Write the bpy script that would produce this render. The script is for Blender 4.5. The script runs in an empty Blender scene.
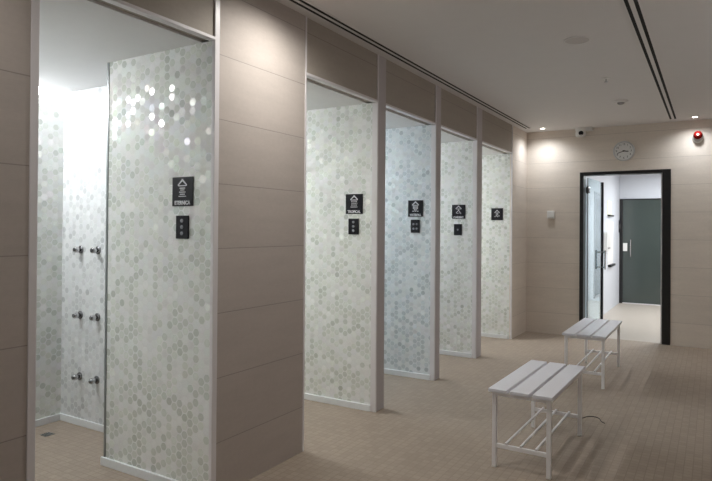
import bpy, bmesh, math, random
from mathutils import Vector, Matrix
random.seed(7)
sc = bpy.context.scene
C = sc.collection

# ---------------------------------------------------------------- camera
F, YAW, PITCH, ROLL, SY = 594.2485, .5412, .0055, .0076, -15.72
cam_d = bpy.data.cameras.new('camera'); cam = bpy.data.objects.new('camera', cam_d); C.objects.link(cam)
cam_d.sensor_fit = 'HORIZONTAL'; cam_d.sensor_width = 36; cam_d.lens = F / 712 * 36
cam_d.shift_y = SY / 712; cam_d.clip_start = .05
cy, sy = math.cos(YAW), math.sin(YAW)
r = Vector((cy, sy, 0)); fw = Vector((-sy, cy, 0)); u = Vector((0, 0, 1))
fw, u = fw * math.cos(PITCH) + u * math.sin(PITCH), u * math.cos(PITCH) - fw * math.sin(PITCH)
r, u = r * math.cos(ROLL) + u * math.sin(ROLL), u * math.cos(ROLL) - r * math.sin(ROLL)
M = Matrix((r, u, -fw)).transposed().to_4x4(); M.translation = Vector((2.3541, 0, 1.5))
cam.matrix_world = M
sc.camera = cam

# ---------------------------------------------------------------- view, world, light levels
sc.view_settings.view_transform = 'Standard'; sc.view_settings.look = 'None'
sc.view_settings.gamma = 1; sc.view_settings.use_curve_mapping = False
sc.view_settings.exposure = 0.04
sc.cycles.use_denoising = True
sc.cycles.max_bounces = 10; sc.cycles.diffuse_bounces = 6; sc.cycles.glossy_bounces = 5; sc.cycles.transmission_bounces = 8
sc.cycles.sample_clamp_indirect = 6
world = bpy.data.worlds.new('world'); sc.world = world; world.use_nodes = True
world.node_tree.nodes['Background'].inputs[0].default_value = (.02, .02, .02, 1)
L_LED = 23.5; L_WALL = 72.0; L_CORNER = 30.0; L_ROOM = 11.0; L_HALL = 27.0; L_FILL = 4.5
COOL = (.97, .98, 1.0); WARM = (1.0, .97, .92); NEUT = (1.0, .96, .94)

H, ZL, ZS, D = 2.9217, 2.5425, 2.53, 8.792      # ceiling, lintel underside, stall ceiling, far wall
XB, XR, YB, DE = -1.97, 4.2, -2.6, 13.3         # stall back wall, right wall, wall behind, end of lobby
Y0, Y1, Y1b, YT, Y2 = 1.3973, 2.398, 2.483, 2.778, 3.2491
POSTS = [(4.247, 4.3858), (5.4354, 5.5619), (6.6312, 6.8094)]
Y6 = 8.0433

# ---------------------------------------------------------------- material helpers
def new_mat(name):
    m = bpy.data.materials.new(name); m.use_nodes = True
    return m, m.node_tree, m.node_tree.nodes['Principled BSDF']
class NT:
    def __init__(s, t): s.t = t
    def n(s, ty, **k):
        x = s.t.nodes.new(ty)
        for a, b in k.items(): setattr(x, a, b)
        return x
    def put(s, sock, v):
        if isinstance(v, (int, float, tuple)): sock.default_value = v
        else: s.t.links.new(v, sock)
    def math(s, op, a, b=0.0, c=None):
        x = s.n('ShaderNodeMath', operation=op); s.put(x.inputs[0], a); s.put(x.inputs[1], b)
        if c is not None: s.put(x.inputs[2], c)
        return x.outputs[0]
    def vec(s, op, a, b=(0, 0, 0), scale=None):
        x = s.n('ShaderNodeVectorMath', operation=op); s.put(x.inputs[0], a); s.put(x.inputs[1], b)
        if scale is not None: s.put(x.inputs['Scale'], scale)
        return x.outputs['Value'] if op in ('LENGTH', 'DOT_PRODUCT') else x.outputs['Vector']
    def comb(s, x_, y_, z_=0.0):
        x = s.n('ShaderNodeCombineXYZ'); s.put(x.inputs[0], x_); s.put(x.inputs[1], y_); s.put(x.inputs[2], z_); return x.outputs[0]
    def sep(s, v):
        x = s.n('ShaderNodeSeparateXYZ'); s.put(x.inputs[0], v); return x.outputs
    def mix(s, f, a, b):
        x = s.n('ShaderNodeMix', data_type='RGBA'); s.put(x.inputs[0], f)
        s.put(x.inputs[6], a if not isinstance(a, tuple) else (*a[:3], 1)); s.put(x.inputs[7], b if not isinstance(b, tuple) else (*b[:3], 1)); return x.outputs[2]
    def noise(s, v, scale, detail=2.0, rough=.5):
        x = s.n('ShaderNodeTexNoise'); s.put(x.inputs['Vector'], v); x.inputs['Scale'].default_value = scale
        x.inputs['Detail'].default_value = detail; x.inputs['Roughness'].default_value = rough; return x.outputs['Fac']
    def white(s, v):
        x = s.n('ShaderNodeTexWhiteNoise', noise_dimensions='3D'); s.put(x.inputs['Vector'], v); return x.outputs
    def remap(s, v, a, b, c, d):
        x = s.n('ShaderNodeMapRange'); s.put(x.inputs[0], v)
        for i, q in enumerate((a, b, c, d)): x.inputs[i + 1].default_value = q
        return x.outputs[0]
    def co(s): return s.n('ShaderNodeTexCoord').outputs['Object']
    def bump(s, h, strength, dist):
        x = s.n('ShaderNodeBump'); s.put(x.inputs['Height'], h); x.inputs['Strength'].default_value = strength
        x.inputs['Distance'].default_value = dist; return x.outputs[0]

def plain(name, col, rough=.5, metal=0.0, emit=None, strength=0.0, spec=.5, var=0.0):
    m, t, b = new_mat(name); n = NT(t)
    if var:
        f = n.noise(n.co(), 9.0, 4.0)
        t.links.new(n.mix(f, tuple(c * (1 - var) for c in col), tuple(min(1, c * (1 + var)) for c in col)), b.inputs['Base Color'])
    else: b.inputs['Base Color'].default_value = (*col, 1)
    b.inputs['Roughness'].default_value = rough; b.inputs['Metallic'].default_value = metal
    b.inputs['Specular IOR Level'].default_value = spec
    if emit:
        b.inputs['Emission Color'].default_value = (*emit, 1); b.inputs['Emission Strength'].default_value = strength
    return m

def stone_tile(name, col, joint=.66):
    """large porcelain panels with fine horizontal joints every 0.36 m"""
    m, t, b = new_mat(name); n = NT(t); p = n.co(); x, y, z = n.sep(p)
    zz = n.math('DIVIDE', n.math('ADD', z, 10 * .36 - .30), .36)
    row = n.math('FLOOR', zz); fr = n.math('FRACT', zz)
    dist = n.math('MINIMUM', fr, n.math('SUBTRACT', 1.0, fr))
    j = n.math('LESS_THAN', dist, .0065)
    s1 = n.noise(n.vec('MULTIPLY', p, (1, 1, 6)), 2.2, 5.0, .6)
    s2 = n.noise(n.vec('MULTIPLY', p, (3, 3, 40)), 6.0, 3.0, .6)
    s3 = n.noise(p, 38.0, 3.0, .7)
    rw = n.white(n.comb(row, 3.0, 1.0))[0]
    f = n.math('ADD', n.math('ADD', n.math('MULTIPLY', s1, .22), n.math('MULTIPLY', s2, .10)), n.math('MULTIPLY', s3, .12))
    f = n.math('ADD', n.math('ADD', f, n.math('MULTIPLY', rw, .05)), .755)
    c = n.vec('SCALE', n.comb(*col), scale=f)
    c = n.mix(j, c, tuple(q * joint for q in col))
    t.links.new(c, b.inputs['Base Color'])
    b.inputs['Roughness'].default_value = .62; b.inputs['Specular IOR Level'].default_value = .3
    h = n.math('ADD', n.math('MULTIPLY', n.math('SUBTRACT', 1.0, j), 1.0), n.math('MULTIPLY', s3, .15))
    t.links.new(n.bump(h, .35, .003), b.inputs['Normal'])
    return m

def hex_mosaic(name, axis, seed, base=(.86, .875, .865), dark=(.655, .685, .64)):
    """5 cm hexagon glass mosaic: milky cells, greyer pearl cells that glint one by one"""
    m, t, b = new_mat(name); n = NT(t); p = n.co(); x, y, z = n.sep(p)
    S = .049
    U = n.math('DIVIDE', n.math('ADD', x if axis == 'x' else y, 40.0 * .049 * 1.7320508), S)
    V = n.math('DIVIDE', n.math('ADD', z, .49), S)
    q = n.comb(U, V); R = (1.7320508, 1.0, 1.0); hR = (.8660254, .5, .5)
    def cell(v):
        w = n.vec('MODULO', v, R); return n.vec('SUBTRACT', w, hR)
    A = cell(q); B = cell(n.vec('SUBTRACT', q, (.8660254, .5, 0)))
    A = n.vec('MULTIPLY', A, (1, 1, 0)); B = n.vec('MULTIPLY', B, (1, 1, 0))
    pick = n.math('LESS_THAN', n.vec('LENGTH', A), n.vec('LENGTH', B))
    mv = n.n('ShaderNodeMix', data_type='VECTOR'); n.put(mv.inputs[0], pick); n.put(mv.inputs[4], B); n.put(mv.inputs[5], A); g = mv.outputs[1]
    idv = n.vec('SUBTRACT', q, g); ix, iy, _ = n.sep(idv)
    ID = n.comb(n.math('ROUND', n.math('DIVIDE', ix, .8660254)), n.math('ROUND', n.math('MULTIPLY', iy, 2.0)), float(seed))
    gx, gy, _ = n.sep(n.vec('ABSOLUTE', g))
    hd = n.math('MAXIMUM', gy, n.math('ADD', n.math('MULTIPLY', gx, .8660254), n.math('MULTIPLY', gy, .5)))
    w = n.white(ID); w2 = n.white(n.vec('ADD', ID, (91.3, 17.7, 5.1)))
    cl = n.noise(n.vec('ADD', n.vec('SCALE', idv, scale=S), (seed * 3.1, seed * 1.7, seed * 2.3)), 5.0, 2.0)
    prob = n.remap(cl, .36, .62, .34, .82)
    pearl = n.math('LESS_THAN', w[0], prob)
    rad = n.vec('LENGTH', g)
    grout = n.math('GREATER_THAN', n.math('ADD', n.math('MULTIPLY', hd, .35), n.math('MULTIPLY', rad, .65)), .437)
    tone = n.remap(w2[0], 0, 1, .95, 1.03)
    fine = n.remap(n.noise(n.vec('MULTIPLY', p, (1, 1, 4)), 95.0, 2.0), .3, .7, .93, 1.05)
    dtint = n.mix(w2[0], dark, tuple(q_ * 1.22 for q_ in dark))
    c = n.mix(pearl, base, dtint)
    c = n.vec('SCALE', c, scale=n.math('MULTIPLY', tone, fine))
    c = n.mix(grout, c, tuple(q_ * .93 for q_ in base))
    t.links.new(c, b.inputs['Base Color'])
    notg = n.math('SUBTRACT', 1.0, grout); pm = n.math('MULTIPLY', pearl, notg)
    gm = n.math('MULTIPLY', n.math('MAXIMUM', pearl, n.math('GREATER_THAN', w2[0], .55)), notg)
    t.links.new(n.math('SUBTRACT', .42, n.math('MULTIPLY', gm, .27)), b.inputs['Roughness'])
    t.links.new(n.math('MULTIPLY', pm, .06), b.inputs['Metallic'])
    # pearl lustre: the coat takes a slightly different hue in each cell
    lus = n.mix(.90, w2[1], (1, 1, 1))
    b.inputs['Specular IOR Level'].default_value = .5
    b.inputs['Coat Weight'].default_value = 0
    b.inputs['IOR'].default_value = 1.65
    t.links.new(n.mix(.55, w2[1], (1, 1, 1)), b.inputs['Specular Tint'])
    geo = n.n('ShaderNodeNewGeometry').outputs['Normal']
    off = n.vec('SCALE', n.vec('SUBTRACT', w[1], (.5, .5, .5)), scale=n.math('MULTIPLY', gm, .23))
    nm = n.vec('NORMALIZE', n.vec('ADD', geo, off))
    bp = n.n('ShaderNodeBump'); n.put(bp.inputs['Height'], notg); bp.inputs['Strength'].default_value = .25; bp.inputs['Distance'].default_value = .0015; n.put(bp.inputs['Normal'], nm)
    t.links.new(bp.outputs[0], b.inputs['Normal'])
    return m

def floor_tile(name, col, size=.1):
    m, t, b = new_mat(name); n = NT(t); p = n.co(); x, y, z = n.sep(p)
    def ax(v, s): 
        q = n.math('DIVIDE', n.math('ADD', v, 50.0), s); fr = n.math('FRACT', q)
        return n.math('FLOOR', q), n.math('MINIMUM', fr, n.math('SUBTRACT', 1.0, fr))
    fx, dx = ax(x, size); fy, dy = ax(y, size)
    g = n.math('LESS_THAN', n.math('MINIMUM', dx, dy), .045)
    w = n.white(n.comb(fx, fy, 2.0))
    st = n.noise(n.vec('MULTIPLY', p, (5, 22, 1)), 7.0, 3.0, .6)
    st2 = n.noise(p, 1.1, 3.0)
    f = n.math('ADD', n.math('ADD', n.math('MULTIPLY', w[0], .12), n.math('MULTIPLY', st, .38)), n.math('ADD', n.math('MULTIPLY', st2, .2), .62))
    c = n.vec('SCALE', n.comb(*col), scale=f)
    c = n.mix(g, c, tuple(q * .80 for q in col)); t.links.new(c, b.inputs['Base Color'])
    b.inputs['Roughness'].default_value = .62; b.inputs['Specular IOR Level'].default_value = .22
    t.links.new(n.bump(n.math('SUBTRACT', n.math('MULTIPLY', st, .2), g), .4, .002), b.inputs['Normal'])
    return m

def glass(name, tint, rough=0.0):
    m, t, b = new_mat(name)
    b.inputs['Base Color'].default_value = (*tint, 1); b.inputs['Transmission Weight'].default_value = 1
    b.inputs['Roughness'].default_value = rough; b.inputs['IOR'].default_value = 1.45
    return m

MT = dict(
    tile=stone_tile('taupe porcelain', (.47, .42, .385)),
    lint_shaded=stone_tile('taupe porcelain shaded lintel', (.38, .34, .295)),  # darker taupe stands in for the weaker light on the lintels
    far=stone_tile('beige porcelain', (.73, .665, .595), .74),
    floor=floor_tile('floor mosaic', (.375, .31, .25), .05),
    lobby=plain('lobby floor', (.50, .45, .39), .4, var=.05),
    ceil=plain('ceiling paint', (.74, .72, .715), .9, var=.02),
    sceil=plain('stall ceiling paint', (.82, .82, .83), .9, var=.02),
    post=plain('post paint', (.50, .465, .475), .5, var=.03),
    trim=plain('trim paint', (.74, .715, .73), .35, var=.02),
    skirt=plain('skirting white', (.80, .82, .84), .3, var=.02),
    white=plain('white wall paint', (.66, .69, .74), .7, var=.02),
    black=plain('black metal', (.012, .012, .013), .35),
    slot=plain('slot black', (.004, .004, .004), .8),
    sign=plain('black acrylic', (.008, .008, .012), .4, spec=.2),
    ink=plain('white print', (.78, .78, .82), .5),
    greyink=plain('grey print', (.28, .29, .33), .5),
    bench=plain('white powder coat', (.86, .85, .86), .38, var=.02),
    plank=plain('white plank', (.80, .81, .87), .33, var=.03),
    chrome=plain('chrome', (.55, .55, .56), .16, 1.0),
    darkchrome=plain('dark chrome', (.22, .22, .23), .2, 1.0),
    steel=plain('brushed steel', (.30, .32, .33), .3, .9),
    plastic=plain('white plastic', (.80, .80, .78), .35),
    grey=plain('grey plastic', (.35, .34, .33), .5),
    clockface=plain('clock face', (.84, .85, .84), .25),
    red=plain('red plastic', (.24, .014, .012), .7, spec=.0),
    led=plain('led diffuser', (.9, .9, .9), .5, emit=COOL, strength=11.0),
    lamp=plain('lamp diffuser', (.9, .9, .9), .5, emit=(1, .94, .86), strength=14.0),
    filllamp=plain('added fill diffuser', (.9, .9, .9), .5, emit=(1, .96, .9), strength=1.2),
    glass=glass('clear glass', (.74, .90, .93)),
    rubber=plain('rubber', (.05, .05, .05), .8),
    paper=plain('cream paper', (.86, .85, .70), .8, var=.03),
    paperw=plain('white paper', (.85, .85, .84), .8),
    darkglass=plain('smoked green glass', (.06, .075, .07), .12, spec=.5),
)
# dark glass of the lobby door: faint vertical change of tone behind it
HEX = {}
def hexm(axis, seed, **k):
    if (axis, seed) not in HEX: HEX[(axis, seed)] = hex_mosaic('hex mosaic %s %d' % (axis, seed), axis, seed, **k)
    return HEX[(axis, seed)]

# ---------------------------------------------------------------- mesh helpers
def obj(name, bm, m, parent=None, smooth=False):
    me = bpy.data.meshes.new(name); bmesh.ops.recalc_face_normals(bm, faces=bm.faces); bm.to_mesh(me); bm.free()
    for q in (m if isinstance(m, (list, tuple)) else [m]): me.materials.append(q)
    if smooth:
        for f in me.polygons: f.use_smooth = True
        me.set_sharp_from_angle(angle=math.radians(38))
    o = bpy.data.objects.new(name, me); C.objects.link(o)
    if parent: o.parent = parent
    return o
def add_box(bm, x0, x1, y0, y1, z0, z1, bev=0.0, mi=0):
    g = bmesh.ops.create_cube(bm, size=1)['verts']
    bmesh.ops.scale(bm, vec=(x1 - x0, y1 - y0, z1 - z0), verts=g)
    bmesh.ops.translate(bm, vec=((x0 + x1) / 2, (y0 + y1) / 2, (z0 + z1) / 2), verts=g)
    fs = {f for v in g for f in v.link_faces}
    for f in fs: f.material_index = mi
    if bev:
        es = list({e for f in fs for e in f.edges})
        bmesh.ops.bevel(bm, geom=es, offset=bev, segments=2, profile=.5, affect='EDGES')
def box(*a, **k):
    bm = bmesh.new(); add_box(bm, *a, **k); return bm
def axis_mat(p, d):
    q = Vector(d).normalized().to_track_quat('Z', 'Y').to_matrix().to_4x4(); q.translation = Vector(p); return q
def add_lathe(bm, prof, p=(0, 0, 0), d=(0, 0, 1), seg=28):
    """profile [(radius, height)] spun about d from p"""
    mat = axis_mat(p, d); rings = []
    for r_, h in prof:
        if r_ < 1e-6: rings.append([bm.verts.new(mat @ Vector((0, 0, h)))])
        else: rings.append([bm.verts.new(mat @ Vector((r_ * math.cos(2 * math.pi * i / seg), r_ * math.sin(2 * math.pi * i / seg), h))) for i in range(seg)])
    for a, b in zip(rings, rings[1:]):
        for i in range(seg):
            j = (i + 1) % seg
            if len(a) == 1 and len(b) == 1: continue
            if len(a) == 1: bm.faces.new((a[0], b[i], b[j]))
            elif len(b) == 1: bm.faces.new((a[i], a[j], b[0]))
            else: bm.faces.new((a[i], a[j], b[j], b[i]))
def lathe(*a, **k):
    bm = bmesh.new(); add_lathe(bm, *a, **k); return bm
def add_rod(bm, a, b, r_, seg=12):
    a, b = Vector(a), Vector(b); L = (b - a).length
    add_lathe(bm, [(0, 0), (r_, 0), (r_, L), (0, L)], a, b - a, seg)
def rod(*a, **k):
    bm = bmesh.new(); add_rod(bm, *a, **k); return bm
def add_poly(bm, pts, mat, th):
    """outline pts (u,v) extruded by th in local frame mat"""
    f = [bm.verts.new(mat @ Vector((p_[0], p_[1], 0))) for p_ in pts]
    b = [bm.verts.new(mat @ Vector((p_[0], p_[1], th))) for p_ in pts]
    bm.faces.new(f[::-1]); bm.faces.new(b)
    for i in range(len(pts)):
        j = (i + 1) % len(pts); bm.faces.new((f[i], f[j], b[j], b[i]))
def struct(name, bm, m, parent=None, smooth=False):
    o = obj(name, bm, m, parent, smooth)
    if not parent: o['kind'] = 'structure'
    return o
def thing(name, label, cat, loc=(0, 0, 0), rotz=0, group=None):
    o = bpy.data.objects.new(name, None); o.empty_display_size = .1; C.objects.link(o)
    o.location = loc; o.rotation_euler = (0, 0, rotz); o['label'] = label; o['category'] = cat
    if group: o['group'] = group
    return o
def copy_tree(o, parent=None):
    c = o.copy(); C.objects.link(c); c.parent = parent
    for ch in o.children: copy_tree(ch, c)
    return c
def text_bm(s, size, spacing=1.0, extrude=.0006):
    cu = bpy.data.curves.new('t', 'FONT'); cu.body = s; cu.size = size; cu.extrude = extrude; cu.offset = .0011 if s[0].isalpha() else 0
    cu.align_x = 'CENTER'; cu.align_y = 'CENTER'; cu.space_character = spacing; cu.resolution_u = 3
    o = bpy.data.objects.new('t', cu); C.objects.link(o)
    dg = bpy.context.evaluated_depsgraph_get(); me = bpy.data.meshes.new_from_object(o.evaluated_get(dg))
    bm = bmesh.new(); bm.from_mesh(me); bpy.data.meshes.remove(me); bpy.data.objects.remove(o); bpy.data.curves.remove(cu)
    return bm
def area(name, loc, rot, sx, sy_, energy, col, parent=None, spread=math.pi):
    l = bpy.data.lights.new(name, 'AREA'); l.shape = 'RECTANGLE'; l.size = sx; l.size_y = sy_; l.energy = energy; l.color = col; l.spread = spread
    o = bpy.data.objects.new(name, l); C.objects.link(o); o.location = loc; o.rotation_euler = rot
    if parent: o.parent = parent
    return o
def spot(name, loc, energy, col, deg=90, blend=1.0, rad=.04, parent=None, rot=(0, 0, 0)):
    l = bpy.data.lights.new(name, 'SPOT'); l.energy = energy; l.color = col; l.spot_size = math.radians(deg); l.spot_blend = blend; l.shadow_soft_size = rad
    o = bpy.data.objects.new(name, l); C.objects.link(o); o.location = loc; o.rotation_euler = rot
    if parent: o.parent = parent
    return o

# ================================================================ STRUCTURE
struct('floor', box(XB - .1, XR, YB, D + .075, -.1, 0), MT['floor'])
struct('floor_lobby', box(.6, XR, D + .075, DE, -.1, 0), MT['lobby'])
struct('ceiling', box(-.1, XR, YB, D, H, H + .12), MT['ceil'])
struct('ceiling_lobby', box(.6, XR, D + .15, DE, 2.62, 2.74), MT['white'])
struct('ceiling_stalls', box(XB, -.1, Y0 - .1, Y6 + .1, ZS, ZS + .08), MT['sceil'])
struct('wall_right', box(XR, XR + .1, YB, DE, 0, H), MT['tile'])
struct('wall_behind', box(-.1, XR, YB - .1, YB, 0, H), MT['tile'])
bm = bmesh.new()
add_box(bm, -.1, .7438, D, D + .15, 0, H); add_box(bm, 1.8785, XR, D, D + .15, 0, H); add_box(bm, .7438, 1.8785, D, D + .15, 2.3055, H)
struct('wall_far', bm, MT['far'])
struct('wall_lobby_left', box(.6, .70, D + .15, DE, 0, 2.62), MT['white'])
struct('wall_lobby_end', box(.6, XR, DE, DE + .1, 0, 2.74), MT['white'])
# stall shell
struct('wall_stalls_back', box(XB - .1, XB, Y0 - .1, Y6 + .1, 0, ZS + .08), hexm('y', 1))
struct('wall_left', box(-.1, 0, YB, Y0, 0, H), MT['tile'])
struct('wall_stall_near', box(XB, -.1, Y0 - .1, Y0, 0, ZS), hexm('x', 2))
struct('wall_screen', box(-.915, -.012, Y1, Y1b, 0, ZS), hexm('x', 3))          # panel with the first sign
struct('wall_shower', box(XB, -.1, YT, YT + .12, 0, ZS), hexm('x', 4, base=(.76, .78, .79), dark=(.66, .68, .69)))
bm = bmesh.new(); add_box(bm, -.1, 0, Y1b, Y2, 0, H); add_box(bm, -.012, 0, Y1, Y1b, 0, H)
struct('wall_pillar', bm, MT['tile'])
struct('wall_stall_side', box(XB, -.1, Y2 - .1, Y2, 0, ZS), hexm('x', 5))
for k, (a, b) in enumerate(POSTS):
    kw = dict(base=(.77, .805, .825), dark=(.55, .60, .625)) if k == 1 else {}
    struct('wall_partition_%d' % (k + 1), box(XB, -.035, a, b, 0, ZS), hexm('x', 6 + k, **kw))
struct('wall_partition_4', box(XB, -.03, Y6, Y6 + .1, 0, ZS), hexm('x', 10))
bm = bmesh.new(); add_box(bm, -.1, 0, Y6 + .1, D, 0, H); add_box(bm, -.03, 0, Y6, Y6 + .1, 0, H)
struct('wall_left_far', bm, MT['far'])
# lintels over the stall openings
ends = [(Y0, Y1), (Y2, POSTS[0][0]), (POSTS[0][1], POSTS[1][0]), (POSTS[1][1], POSTS[2][0]), (POSTS[2][1], Y6)]
for k, (a, b) in enumerate(ends):
    struct('wall_lintel_%d' % (k + 1), box(-.1, -.006, a, b, ZL, H), MT['lint_shaded'])
    struct('trim_%d' % (k + 1), box(-.04, .006, a + .002, b - .002, ZL - .014, ZL + .004, bev=.002), MT['trim'])
# corner profiles and posts, floor to ceiling
for k, (a, b) in enumerate([(Y0 - .03, Y0 + .004), (Y1 - .006, Y1 + .030), (Y2 - .012, Y2 + .003), (Y6 - .004, Y6 + .01)]):
    struct('trim_%d' % (k + 6), box(-.018, .005, a, b, 0, H, bev=.002), MT['trim'])
for k, (a, b) in enumerate(POSTS):
    bm = bmesh.new(); add_box(bm, -.046, .0, a - .003, b + .003, 0, H, bev=.002)
    o = struct('trim_%d' % (k + 10), bm, MT['post'])
    struct('corner_profile', box(-.047, .004, a - .006, a + .012, 0, H, bev=.002), MT['trim'], o)
struct('trim_13', box(-.924, -.905, Y1 - .004, Y1b + .004, 0, ZS, bev=.002), MT['steel'])
# white skirtings inside the stalls
def skirting(name, x0, x1, y0, y1): struct('baseboard_' + name, box(x0, x1, y0, y1, 0, .052, bev=.003), MT['skirt'])
skirting('screen', -.94, -.045, Y1 - .014, Y1)
skirting('shower', XB, -.1, YT - .012, YT)
skirting('stalls_back', XB, XB + .012, Y0, YT - .012)
for k, (a, b) in enumerate(POSTS): skirting('partition_%d' % (k + 1), XB, -.046, a - .014, a)
skirting('partition_4', XB, -.045, Y6 - .014, Y6)
for k, (a, b) in enumerate([(Y2, POSTS[0][0]), (POSTS[0][1], POSTS[1][0]), (POSTS[1][1], POSTS[2][0]), (POSTS[2][1], Y6)]):
    skirting('stall_back_%d' % (k + 2), XB, XB + .012, a, b - .014)

# ================================================================ DOORWAY AND GLASS LEAF
door = bpy.data.objects.new('door_1', None); C.objects.link(door); door.location = (1.31, D, 0); door['kind'] = 'structure'
def rel(o, parent):            # parent without moving
    o.parent = parent; o.matrix_parent_inverse = Matrix.Translation(-Vector(parent.location)); return o
bm = bmesh.new()
add_box(bm, .7438, .795, D - .012, D + .162, 0, 2.3055, bev=.003)
add_box(bm, 1.778, 1.8785, D - .012, D + .162, 0, 2.3055, bev=.003)
add_box(bm, .795, 1.778, D - .012, D + .162, 2.262, 2.3055, bev=.003)
rel(obj('door_frame', bm, MT['black']), door)
rel(obj('frame_bead', box(1.762, 1.778, D + .02, D + .06, 0, 2.262, bev=.002), MT['trim']), door)
leaf = rel(obj('door_leaf', box(0, .010, 0, .895, .012, 2.235), MT['glass']), door)
leaf.matrix_parent_inverse = Matrix.Identity(4)
leaf.location = (.822 - 1.31, .13, 0); leaf.rotation_euler = (0, 0, -math.radians(3.4))
obj('edge_stile', box(-.026, .026, .895, .935, .012, 2.235, bev=.002), MT['black'], leaf)
for z in (.16, 2.02):
    bm = bmesh.new(); add_box(bm, -.014, .024, -.022, .055, z, z + .085, bev=.003); add_rod(bm, (.005, -.014, z - .012), (.005, -.014, z + .097), .011)
    obj('hinge', bm, MT['darkchrome'], leaf, smooth=True)
obj('hinge_rail', rod((.004, .004, .012), (.004, .004, 2.235), .007), MT['steel'], leaf, smooth=True)
bm = bmesh.new()
for z in (.93, 1.16): add_rod(bm, (.010, .80, z), (.075, .80, z), .009)
add_rod(bm, (.075, .80, .90), (.075, .80, 1.19), .012)
obj('handle', bm, MT['chrome'], leaf, smooth=True)

# far dark glass door of the lobby
d2 = bpy.data.objects.new('door_2', None); C.objects.link(d2); d2.location = (1.2, DE, 0); d2['kind'] = 'structure'
bm = bmesh.new(); add_box(bm, .703, .765, DE - .03, DE + .0, 0, 2.14, bev=.003); add_box(bm, .765, 1.80, DE - .03, DE, 2.115, 2.14, bev=.003); add_box(bm, 1.80, 1.85, DE - .03, DE, 0, 2.14, bev=.003)
rel(obj('door_frame', bm, MT['black']), d2)
rel(obj('door_leaf', box(.765, 1.80, DE - .022, DE - .008, .02, 2.115), MT['darkglass']), d2)
rel(obj('threshold', box(.765, 1.80, DE - .035, DE - .022, 0, .018), MT['trim']), d2)
bm = bmesh.new(); add_rod(bm, (.917, DE - .07, .96), (.917, DE - .07, 1.31), .011)
for z in (1.0, 1.27): add_rod(bm, (.917, DE - .07, z), (.917, DE - .022, z), .007)
rel(obj('handle', bm, MT['chrome'], smooth=True), d2)
bm = bmesh.new(); add_box(bm, .77, .85, DE - .026, DE - .022, 1.07, 1.235)
pl = rel(obj('lock_plate', bm, MT['plastic']), d2)
bm = bmesh.new(); add_box(bm, .70, .712, DE - .12, DE - .035, 1.45, 1.70, bev=.002)
t = thing('wall_switch', 'small black switch plate on white lobby wall beside the dark glass door', 'switch', (.70, DE - .08, 1.45))
o = obj('plate', box(0, .014, -.05, .05, 0, .25, bev=.003), MT['sign'], t); bm.free()
obj('rocker', box(.014, .019, -.025, .025, .08, .17, bev=.002), MT['grey'], t)

w1 = bpy.data.objects.new('reflection_panel_1', None); C.objects.link(w1); w1.location = (.70, 10.5, 0); w1['kind'] = 'structure'  # dark reflection in the glass leaf, built as a framed panel
rel(obj('reflection_pane', box(.701, .709, 10.21, 10.79, .42, 2.09), plain('blue grey reflection', (.10, .15, .18), .15)), w1)
bm = bmesh.new()
add_box(bm, .70, .715, 10.18, 10.21, .39, 2.12); add_box(bm, .70, .715, 10.79, 10.82, .39, 2.12); add_box(bm, .70, .715, 10.21, 10.79, 2.09, 2.12); add_box(bm, .70, .715, 10.21, 10.79, .39, .42)
rel(obj('reflection_frame', bm, MT['steel']), w1)

# ================================================================ LIGHT FITTINGS
stalls = [(Y0 + .02, YT - .002), (Y2 + .02, POSTS[0][0] - .03), (POSTS[0][1] + .02, POSTS[1][0] - .03), (POSTS[1][1] + .02, POSTS[2][0] - .03), (POSTS[2][1] + .02, Y6 - .03)]
where = ['nearest stall', 'second stall behind the wide pillar', 'third stall', 'fourth stall', 'farthest stall']
for k, (a, b) in enumerate(stalls):
    t = thing('led_profile', 'slim white led strip in the ceiling corner of the ' + where[k], 'light', (XB + .004, a, ZS), 0, 'led strips along the stall ceilings')
    L = b - a
    bm = bmesh.new(); add_poly(bm, [(0, 0), (.045, 0), (0, -.045)], Matrix(((1, 0, 0, 0), (0, 0, 1, 0), (0, 1, 0, 0), (0, 0, 0, 1))), L)
    obj('profile_housing', bm, MT['plastic'], t)
    bm = bmesh.new(); add_poly(bm, [(.043, -.006), (.049, -.004), (.004, -.049), (.006, -.043)], Matrix(((1, 0, 0, 0), (0, 0, 1, .01), (0, 1, 0, 0), (0, 0, 0, 1))), L - .02)
    obj('diffuser', bm, MT['led'], t)
    c = COOL if k != 2 else (.88, .94, 1.0)
    La = L - (.36 if k == 0 else .05)
    area('led_light', (.036, .02 + La / 2, -.036), (0, -math.radians(24), 0), .03, La, L_LED * L * (.58 if k == 0 else .85 if k == 1 else 1.08), c, t)
def downlight(x, y, energy, col, label, deg=110, rot=(0, 0, 0), z=H, group='round recessed downlights', rad=.035):
    t = thing('recessed_downlight', label, 'light', (x, y, z), 0, group)
    obj('trim_ring', lathe([(.032, 0), (.05, 0), (.05, -.003), (.046, -.007), (.036, -.007), (.032, -.003), (.032, 0)]), MT['plastic'], t, smooth=True)
    obj('lens', lathe([(0, -.002), (.032, -.002), (.032, -.0005), (0, -.0005)]), MT['lamp'], t, smooth=True)
    spot('bulb', (0, 0, -.012), energy, col, deg, 1.0, rad, t, rot)
downlight(.43, 2.80, L_WALL, WARM, 'recessed downlight washing the wide taupe pillar', 165)
downlight(.42, .85, 34.0, WARM, 'recessed downlight washing the near left taupe wall, just out of view', 130)
downlight(3.0, 8.40, 34.0, WARM, 'recessed downlight added out of view at the right to brighten the far wall', 150)  # out-of-view lamp, added to brighten the far wall
downlight(.295, 8.50, L_CORNER, (.94, .97, 1.0), 'small lit downlight in the far left ceiling corner', 150)
downlight(2.154, 8.53, L_CORNER * .8, (.94, .97, 1.0), 'small lit downlight above the far wall right of the door', 150)
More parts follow.
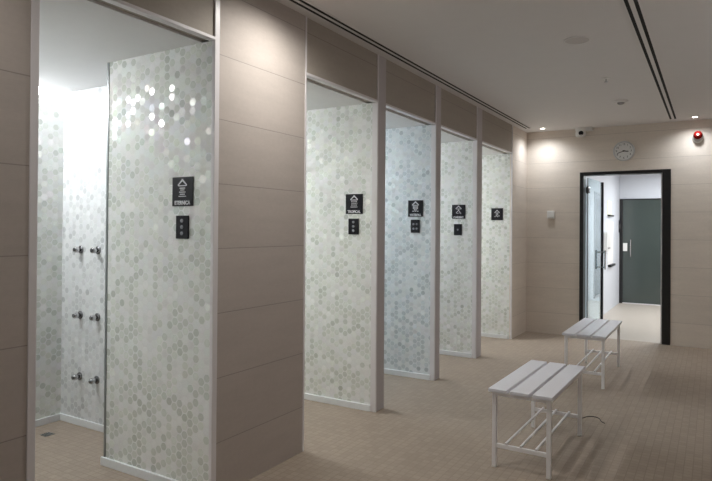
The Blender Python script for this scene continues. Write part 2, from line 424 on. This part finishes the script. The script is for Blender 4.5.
for i, (x, y) in enumerate([(3.1, 7.0), (3.1, 5.0), (3.1, 3.0), (3.1, 1.0), (1.4, -.6), (.5, -1.4)]):
    downlight(x, y, L_ROOM * (.5, .6, .4, .2, 5.0, .8)[i], NEUT, ('recessed downlight beside the lobby wall, right-hand row', 'recessed downlight right of the farther bench', 'recessed downlight right of the nearer bench', 'recessed downlight right of the camera standpoint', 'recessed downlight just behind the camera standpoint', 'recessed downlight beside the left wall behind the camera standpoint')[i], (95, 95, 95, 95, 62, 100)[i], rad=.08, rot=(math.radians(58) if i == 4 else 0, 0, 0))
downlight(-1.12, 2.60, .8, COOL, 'hidden downlight added to brighten the shower taps, behind the mosaic screen', 150, z=ZS)  # lamp added behind the screen to light the tap wall
downlight(-1.50, 3.44, 9.0, (1.0, .95, .84), 'hidden downlight added for mosaic glints in the second stall, left behind the wide pillar', 130, z=ZS, rad=.09)  # lamp added out of sight to make the mosaic glint
for i, (x, y) in enumerate([(2.3, 10.2), (1.9, 12.1), (3.3, 11.2)]):
    t = thing('ceiling_panel', 'flush white light panel in the lobby ceiling, ' + ['nearest the doorway', 'nearest the dark glass door', 'at the far right of the lobby'][i], 'light', (x, y, 2.62))
    obj('frame', box(-.3, .3, -.3, .3, -.012, 0, bev=.003), MT['plastic'], t)
    obj('diffuser', box(-.27, .27, -.27, .27, -.016, -.012), MT['led'], t)
    area('panel_light', (0, 0, -.03), (0, 0, 0), .5, .5, L_HALL, (.95, .98, 1.0), t)

for k, (y, L) in enumerate([(.2, 3.6), (4.2, 3.6)]):  # unseen fill bands, added to lift ceiling, lintels and upper pillars
    t = thing('added_fill_light', 'long white fill light added high on the right-hand wall, ' + ['beside the camera standpoint', 'opposite the farther stalls'][k], 'light', (XR, y, 2.25))
    obj('housing', box(-.06, 0, -L / 2, L / 2, -.12, .12, bev=.006), MT['plastic'], t)
    obj('diffuser', box(-.066, -.06, -L / 2 + .02, L / 2 - .02, -.10, .10), MT['filllamp'], t)
    area('fill_band', (-.075, 0, 0), (0, math.radians(125), 0), .2, L - .05, L_FILL * (.2, 1.7)[k], NEUT, t, math.radians(140))
# ================================================================ CEILING SLOTS AND DEVICES
def slot_diffuser(x, y0, y1, label, w=.021, gap=.030):
    t = thing('slot_diffuser', label, 'air vent', (x, y0, H), 0)
    L = y1 - y0
    bm = bmesh.new(); tot = 2 * w + gap
    for a, b in ((-tot / 2 - .012, -tot / 2), (-gap / 2, gap / 2), (tot / 2, tot / 2 + .012)): add_box(bm, a, b, 0, L, -.005, 0)
    add_box(bm, -tot / 2, tot / 2, -.012, 0, -.005, 0); add_box(bm, -tot / 2, tot / 2, L, L + .012, -.005, 0)
    obj('frame', bm, MT['ceil'], t)
    for s in (-1, 1):
        a = s * (gap + w) / 2
        obj('slot', box(a - w / 2, a + w / 2, 0, L, -.002, 0), MT['slot'], t)
slot_diffuser(.118, -1.0, 8.40, 'long twin black slot air vent running along the ceiling above the stalls', .028, .020)
slot_diffuser(1.912, -1.0, 8.56, 'long twin black slot air vent crossing the open ceiling on the right', .024, .028)
t = thing('access_disc', 'flat round grey cover on the ceiling, largest of the ceiling fittings', 'ceiling cover', (1.475, 4.66, H))
obj('rim', lathe([(.085, 0), (.10, 0), (.10, -.004), (.085, -.006), (.085, 0)], seg=40), MT['ceil'], t, smooth=True)
obj('cover', lathe([(0, -.004), (.085, -.004), (.085, 0)], seg=40), plain('cover grey', (.60, .57, .56), .8), t, smooth=True)
t = thing('sprinkler', 'tiny shiny sprinkler head on the ceiling beyond the round cover', 'sprinkler', (1.49, 5.96, H))
obj('escutcheon', lathe([(0, 0), (.032, 0), (.030, -.006), (.012, -.010), (0, -.010)]), MT['plastic'], t, smooth=True)
bm = bmesh.new(); add_rod(bm, (0, 0, -.01), (0, 0, -.035), .006); add_lathe(bm, [(0, -.035), (.016, -.035), (.016, -.038), (0, -.038)]); obj('head', bm, MT['chrome'], t, smooth=True)
t = thing('smoke_detector', 'low round smoke detector with dark centre on the ceiling', 'smoke detector', (1.478, 7.10, H))
obj('base', lathe([(0, 0), (.075, 0), (.075, -.010), (.060, -.018), (0, -.018)], seg=36), MT['ceil'], t, smooth=True)
obj('sensor', lathe([(0, -.018), (.038, -.018), (.034, -.034), (.012, -.042), (0, -.042)]), MT['grey'], t, smooth=True)
t = thing('security_camera', 'small white dome security camera under the ceiling left of the clock', 'security camera', (.765, D - .085, H))
obj('mount', lathe([(0, 0), (.052, 0), (.052, -.02), (.046, -.03), (0, -.03)]), MT['plastic'], t, smooth=True)
obj('shroud', lathe([(.046, -.03), (.050, -.05), (.048, -.075), (.036, -.085), (0, -.088)]), MT['plastic'], t, smooth=True)
b_ = obj('lens', lathe([(0, .006), (.016, .004), (.026, -.006), (.029, -.02), (.0, -.024)], (.012, -.044, -.062), (.25, -.9, -.3)), MT['sign'], t, smooth=True)
obj('cable_box', box(.045, .11, -.02, .058, -.03, 0, bev=.004), MT['plastic'], t)

t.scale = (1.4, 1.4, 1.5)

# clock
t = thing('wall_clock', 'round silver-rimmed wall clock with white dial above the black door frame', 'clock', (1.312, D, 2.572))
obj('case', lathe([(0, 0), (.132, 0), (.136, .012), (.134, .034), (.126, .040), (.120, .034), (.118, .022), (0, .022)], (0, 0, 0), (0, -1, 0), 48), plain('silver rim', (.62, .63, .64), .3, .5), t, smooth=True)
obj('dial', lathe([(0, .022), (.118, .022), (.118, .025), (0, .025)], (0, 0, 0), (0, -1, 0), 48), MT['clockface'], t)
cm = Matrix(((1, 0, 0, 0), (0, 0, -1, 0), (0, 1, 0, 0), (0, 0, 0, 1)))        # local x,y -> world x,z facing -y
for h in range(1, 13):
    bm = text_bm(str(h), .037); a = math.radians(90 - 30 * h)
    bm.transform(Matrix.Translation((.092 * math.cos(a), -.0258, .092 * math.sin(a))) @ cm); obj('numeral', bm, MT['black'], t)
def hand(name, ang, L, w, y):
    bm = bmesh.new(); add_box(bm, -w / 2, w / 2, -.0012, 0, -.018, L); bm.transform(Matrix.Translation((0, y, 0)) @ Matrix.Rotation(math.radians(ang), 4, 'Y')); obj(name, bm, MT['black'], t)
hand('hour_hand', 98, .058, .012, -.027); hand('minute_hand', 250, .084, .008, -.029)
obj('hub', lathe([(0, .025), (.010, .025), (.010, .034), (0, .034)], (0, 0, 0), (0, -1, 0)), MT['black'], t, smooth=True)

# alarm beacon
t = thing('alarm_beacon', 'red domed fire alarm beacon on pale base high on the far wall', 'alarm', (2.183, D, 2.70))
obj('base', lathe([(0, 0), (.062, 0), (.062, .02), (.050, .036), (0, .036)], (0, 0, -.012), (0, -1, 0), 36), MT['plastic'], t, smooth=True)
obj('dome', lathe([(.050, .018), (.052, .035), (.050, .065), (.038, .09), (.018, .102), (0, .104)], (0, 0, .022), (0, -1, 0), 36), MT['red'], t, smooth=True)
obj('grille', lathe([(0, .104), (.014, .103), (.014, .108), (0, .109)], (0, 0, .022), (0, -1, 0)), MT['plastic'], t, smooth=True)

# thermostat
t = thing('thermostat', 'small white square thermostat on the beige far wall left of the door', 'thermostat', (.350, D, 1.71))
obj('housing', box(-.052, .052, -.028, 0, -.052, .058, bev=.005), MT['plastic'], t)
obj('lid', box(-.046, .046, -.031, -.028, -.036, .050, bev=.001), MT['clockface'], t)
obj('bottom_grille', box(-.040, .040, -.030, -.028, -.048, -.040), MT['grey'], t)

# ================================================================ SIGNS AND CONTROL PLATES
def shower_sign(y, word, label, kind, x=-.222, z=1.701):
    t = thing('shower_sign', label, 'sign', (x, y, z), 0, 'black shower signs')
    obj('plate', box(-.083, .083, -.006, 0, -.083, .083, bev=.0015), MT['sign'], t)
    F_ = Matrix.Translation((0, -.0061, 0)) @ cm
    bm = bmesh.new(); zo = .006 if word else -.008
    def bar(x0, x1, z0, z1): add_poly(bm, [(x0, z0 + zo), (x1, z0 + zo), (x1, z1 + zo), (x0, z1 + zo)], F_, .0012)
    # shower head: outlined dome with a stub on top
    for s in (-1, 1):
        add_poly(bm, [(s * .004, .062 + zo), (s * .010, .058 + zo), (s * .036, .034 + zo), (s * .036, .026 + zo), (s * .029, .026 + zo), (s * .026, .033 + zo), (s * .003, .051 + zo)][::s], F_, .0012)
    bar(-.006, .006, .051, .066); bar(-.030, .030, .024, .030)
    obj('shower_head', bm, MT['ink'], t)
    bm = bmesh.new()
    if kind == 0:
        bar(-.022, .022, .010, .016); bar(-.016, .016, .000, .005)
        for i, w in enumerate((.026, .020, .030)): bar(-w, w, -.012 - i * .012, -.007 - i * .012)
    elif kind == 1:
        for i in range(5):
            for j in range(3): bar(-.026 + i * .012 + (j % 2) * .003, -.021 + i * .012 + (j % 2) * .003, .010 - j * .015, .019 - j * .015)
        bar(-.034, .034, -.034, -.029)
    elif kind == 2:
        for i in range(4):
            h = (.03, .045, .045, .03)[i]; bar(-.026 + i * .015, -.019 + i * .015, .018 - h, .018)
        bar(-.034, -.014, -.036, -.030); bar(-.006, .008, -.036, -.030); bar(.016, .034, -.036, -.030)
    elif kind == 3:
        bar(-.006, .006, .004, .019); bar(-.018, -.006, -.006, .004); bar(.006, .018, -.006, .004)
        bar(-.030, -.020, -.024, -.008); bar(-.020, .000, -.026, -.020); bar(.006, .030, -.018, -.012); bar(.014, .034, -.030, -.024)
    else:
        bar(-.010, .010, .006, .018); bar(-.020, .020, -.006, .000)
        for i in range(4): bar(-.034 + i * .019, -.022 + i * .019, -.030 + (i % 2) * .008, -.018 + (i % 2) * .008)
    obj('water_pictogram', bm, MT['ink'], t)
    if word:
        bm = text_bm(word, .0305, 1.0, .0006)
        xs = [v.co.x for v in bm.verts]; w = max(xs) - min(xs); bm.transform(Matrix.Diagonal((.125 / w, 1, 1, 1)))
        zz = [v.co.y for v in bm.verts]; bm.transform(Matrix.Translation((0, -.0068, -.064 - (max(zz) + min(zz)) / 2)) @ cm)
        obj('lettering', bm, MT['ink'], t)
def control_plate(y, label, dots, x=-.222, z=1.498):
    t = thing('control_plate', label, 'control panel', (x, y, z), 0, 'black shower control plates')
    obj('plate', box(-.049, .049, -.010, 0, -.066, .066, bev=.002), MT['sign'], t)
    for (dx_, dz) in dots:
        obj('push_button', lathe([(0, .010), (.011, .010), (.011, .012), (.008, .014), (0, .014)], (dx_, 0, dz), (0, -1, 0), 20), MT['greyink'], t, smooth=True)
V3 = [(0, .036), (0, 0), (0, -.036)]
shower_sign(Y1, 'ETERNICA', 'black square shower sign on the mosaic screen of the nearest stall', 0, -.240)
control_plate(Y1, 'black control plate with three round buttons under the nearest stall sign', V3, -.238)
P = [a for a, b in POSTS]
shower_sign(P[0], 'TROPICAL', 'black shower sign on the mosaic wall just past the wide pillar', 1, -.215)
control_plate(P[0], 'black control plate with three dots just past the wide pillar', V3, -.219, 1.513)
shower_sign(P[1], 'WATERFALL', 'black shower sign on the bluish mosaic wall of the third stall', 2, -.213)
control_plate(P[1], 'black control plate with four dots on the bluish mosaic wall', [(-.018, .02), (.018, .02), (-.018, -.025), (.018, -.025)], -.214, 1.523)
shower_sign(P[2], 'CARIBIC', 'black shower sign on the mosaic wall of the fourth stall', 3, -.219)
control_plate(P[2], 'plain black control plate under the fourth stall sign, farthest of its kind', V3[1:2], -.226, 1.490)
shower_sign(Y6, '', 'black shower sign with pictogram only, on the farthest mosaic wall', 4, -.205, 1.706)

# chrome shower taps
rows = [(1.322, 'top'), (.829, 'middle'), (.368, 'bottom')]
tap0 = None
for z, rn in rows:
    for x, cn in ((-1.735, 'left'), (-1.53, 'right')):
        lab = 'chrome shower tap on the mosaic wall, %s one of the %s pair' % (cn, rn)
        if tap0 is None:
            tap0 = thing('shower_tap', lab, 'shower tap', (x, YT, z), 0, 'chrome taps in the nearest stall')
            obj('escutcheon', lathe([(0, 0), (.030, 0), (.030, .006), (.024, .012), (.014, .014), (.014, .03), (0, .03)], (0, 0, 0), (0, -1, 0)), MT['darkchrome'], tap0, smooth=True)
            obj('handle', lathe([(0, .026), (.018, .026), (.022, .030), (.022, .052), (.018, .058), (0, .058)], (0, 0, 0), (0, -1, 0)), MT['chrome'], tap0, smooth=True)
            obj('cap', lathe([(0, .058), (.014, .058), (.012, .062), (0, .062)], (0, 0, 0), (0, -1, 0)), MT['darkchrome'], tap0, smooth=True)
        else:
            c = copy_tree(tap0); c.location = (x, YT, z); c['label'] = lab
t = thing('floor_drain', 'small dark floor drain in the nearest stall below the taps', 'drain', (-1.74, 2.53, 0))
obj('grate', box(-.035, .035, -.035, .035, 0, .003, bev=.001), MT['steel'], t)
bm = bmesh.new()
for i in range(4): add_box(bm, -.025, .025, -.026 + i * .0155, -.021 + i * .0155, .003, .0036)
obj('opening', bm, MT['slot'], t)

# ================================================================ BENCHES
def bench(label, x, y, W, L, Hh, rot):
    t = thing('slatted_bench', label, 'bench', (x, y, 0), rot, 'white slatted benches')
    tk, lg = .022, .026
    n = 3; g = .020; pw = (W - 2 * g) / n
    for i in range(n):
        x0 = -W / 2 + i * (pw + g)
        obj('seat_plank', box(x0, x0 + pw, -L / 2, L / 2, Hh - tk, Hh, bev=.003), MT['plank'], t)
    wx, wy = W / 2 - .016, L / 2 - .03
    for sx in (-1, 1):
        for s_ in (-1, 1):
            cx, cy_ = sx * (wx - lg / 2), s_ * (wy - lg / 2)
            lo = obj('leg', box(cx - lg / 2, cx + lg / 2, cy_ - lg / 2, cy_ + lg / 2, .012, Hh - tk, bev=.002), MT['bench'], t)
            obj('foot_cap', box(cx - lg / 2 - .001, cx + lg / 2 + .001, cy_ - lg / 2 - .001, cy_ + lg / 2 + .001, 0, .012, bev=.002), MT['plastic'], lo)
    bm = bmesh.new(); z1 = Hh - tk; z0 = z1 - .026; ix = wx - lg
    for s_ in (-1, 1):
        c_ = s_ * (wy - lg / 2); add_box(bm, -ix, ix, c_ - lg / 2, c_ + lg / 2, z0, z1, bev=.002)
        c_ = s_ * (wx - lg / 2); add_box(bm, c_ - lg / 2, c_ + lg / 2, -wy + lg, wy - lg, z0, z1, bev=.002)
    obj('seat_frame', bm, MT['bench'], t)
    for s_ in (-1, 1):
        c_ = s_ * (wy - lg / 2); obj('crossbar', box(-ix, ix, c_ - .010, c_ + .010, .125, .150, bev=.002), MT['bench'], t)
    for i in (-1, 0, 1):
        obj('shoe_rack_bar', box(i * .094 - .007, i * .094 + .007, -wy + .004, wy - .004, .150, .164, bev=.002), MT['bench'], t)
def strand(pts, r_, name, m, parent=None):
    cu = bpy.data.curves.new(name, 'CURVE'); cu.dimensions = '3D'; cu.bevel_depth = r_; cu.bevel_resolution = 2; cu.resolution_u = 6
    sp = cu.splines.new('NURBS'); sp.points.add(len(pts) - 1); sp.use_endpoint_u = True; sp.order_u = 4
    for q, p_ in zip(sp.points, pts): q.co = (*p_, 1)
    o = bpy.data.objects.new('t', cu); C.objects.link(o)
    dg = bpy.context.evaluated_depsgraph_get(); me = bpy.data.meshes.new_from_object(o.evaluated_get(dg)); bm = bmesh.new(); bm.from_mesh(me)
    bpy.data.objects.remove(o); bpy.data.curves.remove(cu); bpy.data.meshes.remove(me)
    return obj(name, bm, m, parent, smooth=True)
o = strand([(1.47, 4.99, .003), (1.49, 5.06, .003), (1.54, 5.09, .003), (1.60, 5.05, .003), (1.60, 4.98, .003), (1.64, 4.95, .003)], .003, 'loose_cord', MT['rubber'])
o['label'] = 'thin dark curled cord lying on the floor between the two benches'; o['category'] = 'cord'
bench('white three-plank bench with lower bars, the nearer one in the foreground', 1.350, 4.125, .395, .97, .5, math.radians(-1.0))
bench('white three-plank bench with lower bars, farther one near the black doorway', 1.300, 6.555, .395, 1.16, .5, 0)

# ================================================================ LOBBY WALL PAPERS
def paper(name, label, cat, y0, y1, z0, z1, m, clip=None):
    t = thing(name, label, cat, (.701, (y0 + y1) / 2, (z0 + z1) / 2)); w = (y1 - y0) / 2; h = (z1 - z0) / 2
    obj('sheet', box(0, .006, -w, w, -h, h), m, t)
    if clip: obj('holder', box(0, .05, -w * .8, w * .95, -h - clip, -h, bev=.003), MT['black'], t)
    return t
paper('poster', 'cream poster over a black ledge on the white lobby wall', 'poster', 11.60, 12.12, 1.78, 2.04, MT['paper'], .03)
paper('notice_board', 'tall white notice sheet with dark holder below it on the lobby wall', 'notice', 11.66, 12.36, .86, 1.66, MT['paperw'], .04)
t = thing('wall_box', 'white wall box behind the glass leaf in the lobby', 'box', (.70, 11.45, 1.24))
obj('case', box(0, .06, -.22, .18, -.12, .22, bev=.006), MT['plastic'], t); obj('vent', box(.06, .063, -.15, .12, -.08, -.05), MT['grey'], t)
